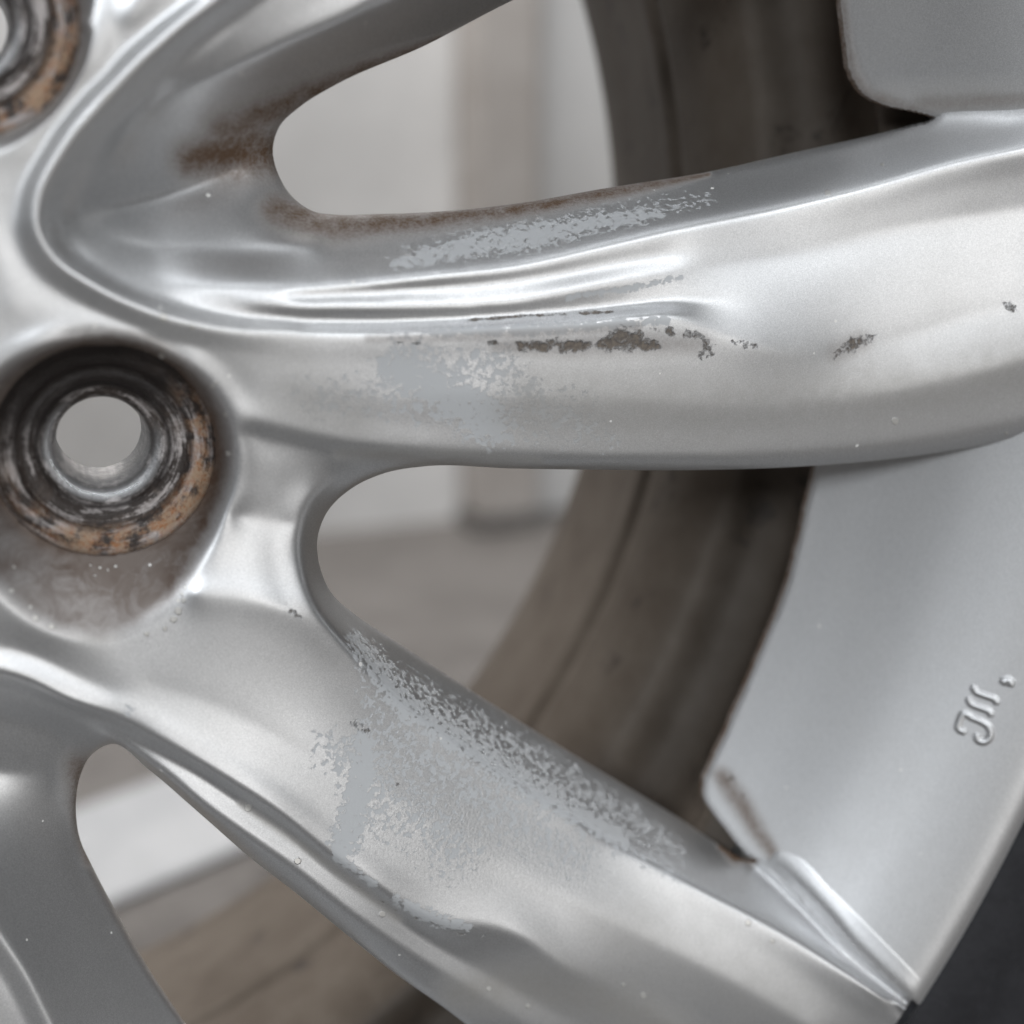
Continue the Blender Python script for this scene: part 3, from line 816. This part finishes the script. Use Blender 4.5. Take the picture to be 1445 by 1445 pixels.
r2 = r1 - outn * inset * 1e-3; r2[:, 1] += 0.004
k0 = len(A['p']); n_ = len(ids)
for key in A:
    base = A[key][ids]
    if key == 'p': A[key] = np.concatenate([A[key], p, r1, r1, r2])
    elif key == 'n':
        A[key] = np.concatenate([A[key], outn, outn, outn * .5 + np.array([0, .8, 0]), outn * .2 + np.array([0, .9, 0])])
    elif key == 'dirt_shade': A[key] = np.concatenate([A[key], base, np.maximum(base, .6), np.maximum(base, .7), np.maximum(base, .7)])
    else: A[key] = np.concatenate([A[key], base, base, base, base])
sk = []
for off0, off1 in ((0, n_), (2 * n_, 3 * n_)):
    a0, b0 = k0 + off0 + s[:, 0], k0 + off0 + s[:, 1]; a1, b1 = k0 + off1 + s[:, 0], k0 + off1 + s[:, 1]
    sk.append(np.stack([a0, a1, b1], 1)); sk.append(np.stack([a0, b1, b0], 1))
T = np.concatenate([T] + sk)
# orient faces along the stored normals
fn = np.cross(A['p'][T[:, 1]] - A['p'][T[:, 0]], A['p'][T[:, 2]] - A['p'][T[:, 0]])
fl = (fn * (A['n'][T[:, 0]] + A['n'][T[:, 1]] + A['n'][T[:, 2]])).sum(1) < 0
T[fl] = T[fl][:, ::-1]
A['n'] /= np.maximum(np.linalg.norm(A['n'], axis=1, keepdims=True), 1e-9)
# split into castings parts
cen = A['p'][T].mean(1) * 1e3
cx_, cz_ = cen[:, 0], cen[:, 2] - HUBZ
rad = np.hypot(cx_, cz_); ang = np.degrees(np.arctan2(cz_, cx_))
HUB_R = 86.0
regions = [('hub', rad < HUB_R), ('spoke', (rad >= HUB_R) & (ang > 13)), ('spoke', (rad >= HUB_R) & (ang <= 13) & (ang > -24)),
           ('spoke', (rad >= HUB_R) & (ang <= -24) & (ang > -54)), ('spoke', (rad >= HUB_R) & (ang <= -54))]
for nm, msk in regions:
    t = T[msk]
    if not len(t): continue
    used, inv = np.unique(t, return_inverse=True)
    mesh_obj(nm, A['p'][used], inv.reshape(-1, 3), MAT_SILVER, root, A['n'][used], {k: A[k][used] for k in ('wear', 'dirt_shade', 'film', 'chip', 'pit', 'grime', 'spot')})

# ------------------------------------------------------------------ rim (a true surface of revolution, cut at the windows)
th = np.radians(np.arange(-52, 24.01, 0.11)); rr = np.linspace(183, 235.5, 150)
TH, RR = np.meshgrid(th, rr)
HH = rim_h(RR)
X_, Z_ = RR * np.cos(TH), RR * np.sin(TH)
PU, PV = project(X_, Z_, HH)
sdr = np.minimum(poly_sd(RIMWIN1, PU, PV, 40), poly_sd(RIMWIN2, PU, PV, 40))
inner = (RR - 188.0) * 7.0                                  # elsewhere the rim ends at its inner radius
sdr = np.minimum(sdr, inner + 40 * (sdr < 39))
crz = np.clip(near_curve([(1092, 1236, 40), (1160, 1302, 56), (1270, 1418, 60)], PU, PV, 50) * 1.6, 0, 1)
sdr = sdr - 17 * crz
q = np.clip(sdr / 4, 0, 1)
H2 = HH - .3 * (1 - np.sqrt(np.clip(1 - (1 - q) ** 2, 0, 1)))
P = W(X_, Z_, H2)
dr = np.gradient(P, axis=0); dt = np.gradient(P, axis=1)
Nn = np.cross(dr, dt); Nn /= np.linalg.norm(Nn, axis=2, keepdims=True)
if Nn[120, 300, 1] > 0: Nn = -Nn
rd = 0.0 * PU
rd = np.maximum(rd, near_curve([(1018, 1095, 22), (1040, 1125, 26), (1066, 1168, 22), (1095, 1212, 16)], PU, PV, 20) * .75)
rd = np.maximum(rd, near_curve([(1186, -20, 14), (1196, 60, 15), (1206, 105, 18), (1228, 136, 18), (1290, 154, 14)], PU, PV, 16) * .5)
rd = np.maximum(rd, near_curve([(1300, 148, 22), (1445, 140, 16)], PU, PV, 16) * .4)
rf = near_curve([(1250, 140), (1500, 130)], PU, PV, 50) * .5
rc = near_curve([(1030, 1095, 16), (1048, 1120, 12)], PU, PV, 14) * .62
B = {'p': P.reshape(-1, 3), 'n': Nn.reshape(-1, 3), 'dirt_shade': rd.ravel(), 'wear': 0 * rd.ravel(), 'film': np.maximum(rf, .12).ravel(), 'chip': rc.ravel(), 'pit': 0 * rd.ravel()}
sv = sdr.ravel().copy(); sv[np.abs(sv) < .01] = .01
B, T2, S2 = clip_mesh(B, grid_tris(*RR.shape), sv)
ids, s, p, o_ = skirt(B['p'], S2, None, None, 0, 0)
radial = np.stack([p[:, 0], 0 * p[:, 0], p[:, 2] - HUBZ * 1e-3], 1); radial /= np.linalg.norm(radial, axis=1, keepdims=True)
fl = (o_ * radial).sum(1) > 0
o_[fl] *= -1
r1 = p.copy(); r1[:, 1] += 0.0014
k0 = len(B['p']); n_ = len(ids)
for key in B:
    base = B[key][ids]
    B[key] = np.concatenate([B[key], p, r1]) if key == 'p' else np.concatenate([B[key], o_, o_]) if key == 'n' else \
        np.concatenate([B[key], np.maximum(base, .8), np.maximum(base, .98)]) if key == 'dirt_shade' else np.concatenate([B[key], base, base])  # edge wall coloured dark all along: shade put in with the dirt
a0, b0, a1, b1 = k0 + s[:, 0], k0 + s[:, 1], k0 + n_ + s[:, 0], k0 + n_ + s[:, 1]
T2 = np.concatenate([T2, np.stack([a0, a1, b1], 1), np.stack([a0, b1, b0], 1)])
fn = np.cross(B['p'][T2[:, 1]] - B['p'][T2[:, 0]], B['p'][T2[:, 2]] - B['p'][T2[:, 0]])
fl = (fn * B['n'][T2].sum(1)).sum(1) < 0
T2[fl] = T2[fl][:, ::-1]
used, inv = np.unique(T2, return_inverse=True)
rim = mesh_obj('rim', B['p'][used], inv.reshape(-1, 3), MAT_SILVER, root, B['n'][used], {k: B[k][used] for k in ('wear', 'dirt_shade', 'film', 'chip', 'pit')})
# the rest of the circle
rest = [(r, float(rim_h(r))) for r in np.linspace(188, 235.5, 40)]
lathe('rim_ring', rest, MAT_SILVER, root, th0=math.radians(24), th1=math.radians(308), nseg=200)
lathe('rim_flange', smooth_profile([(235.3, 27.9), (236.3, 25.5), (235.5, 21), (231, 17), (222, 12), (214, 6), (209, -8), (206, -22)], 5), MAT_SILVER, root, nseg=256)

# raised casting mark on the rim
def rim_tube(name, pts, rad):
    P = spline(np.array(pts, float), 5) if len(pts) > 1 else np.array([pts[0], (pts[0][0] + 1, pts[0][1] + .5)])
    h = rim_on_ray(P[:, 0], P[:, 1]); x, z = unproj(P[:, 0], P[:, 1], h)
    r = np.hypot(x, z); dh = (rim_h(r + .5) - rim_h(r - .5))
    nrm = np.stack([-dh * x / r, np.full(len(r), 1.0), -dh * z / r], 1); nrm /= np.linalg.norm(nrm, axis=1, keepdims=True)   # (x, h, z)
    c = np.stack([x, h, z], 1) - nrm * rad * .0
    tg = np.gradient(c, axis=0); tg /= np.linalg.norm(tg, axis=1, keepdims=True)
    bn = np.cross(tg, nrm)
    m = 10; ph = np.linspace(0, np.pi, m)
    V = []
    xs = np.linspace(1.75, -1.75, m)
    prof = np.stack([xs, .80 * (.5 + .5 * np.cos(np.pi * xs / 1.75)) - .10], 1) * rad
    for i in range(len(c)):
        for a_, b_ in prof: V.append(c[i] + bn[i] * a_ + nrm[i] * b_)
    # rounded ends
    base = len(V)
    e0 = c[0] - tg[0] * rad; e1 = c[-1] + tg[-1] * rad
    V.append(e0); V.append(e1)
    V = np.array(V); F = []
    for i in range(len(c) - 1):
        for j in range(m - 1):
            a_ = i * m + j; F += [(a_, a_ + 1, a_ + m + 1), (a_, a_ + m + 1, a_ + m)]
    for j in range(m - 1):
        F.append((j, base, j + 1)); F.append(((len(c) - 1) * m + j, (len(c) - 1) * m + j + 1, base + 1))
    VV = W(V[:, 0], V[:, 2], V[:, 1])
    o = mesh_obj(name, VV, np.array(F), MAT_SILVER, rim)
    import bmesh
    bm = bmesh.new(); bm.from_mesh(o.data); bmesh.ops.recalc_face_normals(bm, faces=bm.faces)
    bm.faces.ensure_lookup_table()
    if sum(f.normal.y * f.calc_area() for f in bm.faces) > 0: bmesh.ops.reverse_faces(bm, faces=bm.faces)
    bm.to_mesh(o.data); bm.free()
    return o


rim_tube('letter', [(1361, 1033), (1352, 1028), (1354, 1017), (1360, 1007), (1372, 1013), (1386, 1019), (1396, 1028), (1397, 1040), (1388, 1047), (1379, 1043), (1378, 1037)], .62)
rim_tube('letter', [(1366, 986), (1369, 992), (1383, 998.5), (1396, 1004.5), (1399, 1009)], .62)
rim_tube('letter', [(1373, 969), (1376, 975), (1390, 981.5), (1404, 987.5), (1407, 992)], .62)
rim_tube('letter', [(1414, 962), (1423, 960), (1427, 966)], .75)

# ------------------------------------------------------------------ barrel and tyre
barrel_profile = smooth_profile([(207, -8), (201, -13), (204, -20), (205, -31), (200, -37), (190, -40), (186.8, -45), (184.5, -60), (185.0, -64), (187.0, -66), (187.2, -69), (186.2, -71.5), (187, -78), (190.5, -98), (194, -118),
                                 (197, -126), (203, -130), (212, -131), (214, -126)], 6)
lathe('barrel', barrel_profile, MAT_BARREL, root, nseg=256)
tyre_profile = smooth_profile([(214, 10), (226, 18), (233.5, 24), (236.4, 27.6), (240, 29.2), (252, 31), (268, 35), (288, 34), (303, 28), (314, 14), (318, 0), (319.5, -40), (319.5, -90), (316, -125), (306, -142),
                               (285, -152), (262, -150), (240, -140), (226, -132), (215, -124)], 5)
lathe('tyre', tyre_profile, MAT_TYRE, root, nseg=256)

# ------------------------------------------------------------------ lug seats
def seat(c):
    pr = smooth_profile([(19.5, SEAT_H - 1.2), (17.2, SEAT_H - .6), (16.6, SEAT_H - 1.2), (15.2, SEAT_H - 2.6), (13.6, SEAT_H - 3.4), (12.9, SEAT_H - 4.2), (12.5, SEAT_H - 4.5), (11.4, SEAT_H - 4.7), (10.6, SEAT_H - 5.2),
                         (9.6, SEAT_H - 6.6), (8.9, SEAT_H - 7.0), (8.1, SEAT_H - 7.4), (7.5, SEAT_H - 8.4), (7.2, SEAT_H - 10), (7.1, SEAT_H - 16), (7.1, SEAT_H - 22)], 5)

    def at(r, h, t):
        ca, sa = np.cos(t), np.sin(t)
        rust = np.clip(1.4 - np.abs(r - 15.1) / 1.8, 0, 1) * np.clip(.55 + .9 * (ca * .6 - sa * .6), 0, 1)
        bare = np.clip(1 - np.abs(r - 8.5) / 1.2, 0, 1) * np.clip(.55 - .7 * sa - .25 * ca, 0, 1) + np.clip((7.6 - r) / .3, 0, 1) * .4
        top_shade = np.clip(.05 + 1.7 * sa - .45 * np.maximum(ca, 0) + .2 * np.maximum(-ca, 0), 0, 1) * np.clip((r - 8.4) / 1.2, 0, 1)
        groove = np.maximum(np.clip(1 - np.abs(r - 13.3) / .55, 0, 1), np.clip(1 - np.abs(r - 10.2) / .6, 0, 1) * .9)
        groove = np.maximum(groove, np.clip((r - 16.3) / .6, 0, 1))
        return {'polar': np.stack([r / 17, ca, sa], 1), 'rust': rust * 1.0, 'bare': np.clip(bare, 0, 1), 'top_shade': np.clip(top_shade, 0, 1), 'groove': groove}
    return lathe('lug_seat', pr, MAT_SEAT, root, centre=c, nseg=128, attrs_fn=at)


seat_a = seat(SEAT_A)
seat_b = seat(SEAT_B)

# ------------------------------------------------------------------ surroundings
def box(name, lo, hi, mat, parent=None, bevel=0.0):
    import bmesh
    bm = bmesh.new(); bmesh.ops.create_cube(bm, size=1)
    for v in bm.verts:
        v.co = Vector([(lo[i] + hi[i]) / 2 + v.co[i] * (hi[i] - lo[i]) for i in range(3)])
    if bevel: bmesh.ops.bevel(bm, geom=bm.edges[:], offset=bevel, segments=2, affect='EDGES')
    me = bpy.data.meshes.new(name); bm.to_mesh(me); bm.free(); me.materials.append(mat)
    return link(bpy.data.objects.new(name, me), parent)


floor = box('ground', (-40, -40, -0.12), (40, 40, 0.0), MAT_FLOOR); floor['kind'] = 'structure'
for i in range(-2, 3):
    for j in range(0, 3):
        x0, y0 = -0.10 + i * 0.4 + 0.13 * (j % 2), 0.20 + j * 0.4
        if y0 + 0.40 > 0.98: continue
        box('paving_slab', (x0, y0, -0.02), (x0 + 0.3995, y0 + 0.3995, 0.012 + random.uniform(0, .0015)), MAT_TILE, floor, 0.0015)
wall = box('wall', (-3, 1.02, 0.0), (3, 1.2, 2.4), MAT_WALL)
wall['label'] = 'blurred white plastered wall behind the wheel'; wall['category'] = 'wall'


def floor_point(u, v, z=0.0):
    """where the sight line through a photo position meets the height z (metres)"""
    d = R @ Vector(((u - 722.5) / FPX, -(v - 722.5) / FPX, -1.0))
    t = (z - loc.z) / d.z
    return loc + d * t


post = empty('post', 'blurred grey post standing in front of the white wall', 'post', (0.485, 0.988, 0.0))
E0 = box('shaft', (-0.036, -0.03, 0.012), (0.036, 0.03, 2.2), MAT_POST, post, 0.008)
box('foot', (-0.04, -0.034, 0.0), (0.04, 0.034, 0.012), MAT_FLOOR, post, 0.003)
b0 = floor_point(70, 1165); b1 = floor_point(255, 1150)
board = box('white_board', (-0.14, -0.055, 0.0), (0.055, 0.045, 0.003), MAT_SHEET, None, 0.002)
fp = floor_point(185, 1215); board.location = (fp.x, fp.y, 0.0145); board.rotation_euler = (0, 0, math.radians(24))
board['label'] = 'blurred white board lying on the floor behind the lowest wheel opening'; board['category'] = 'board'
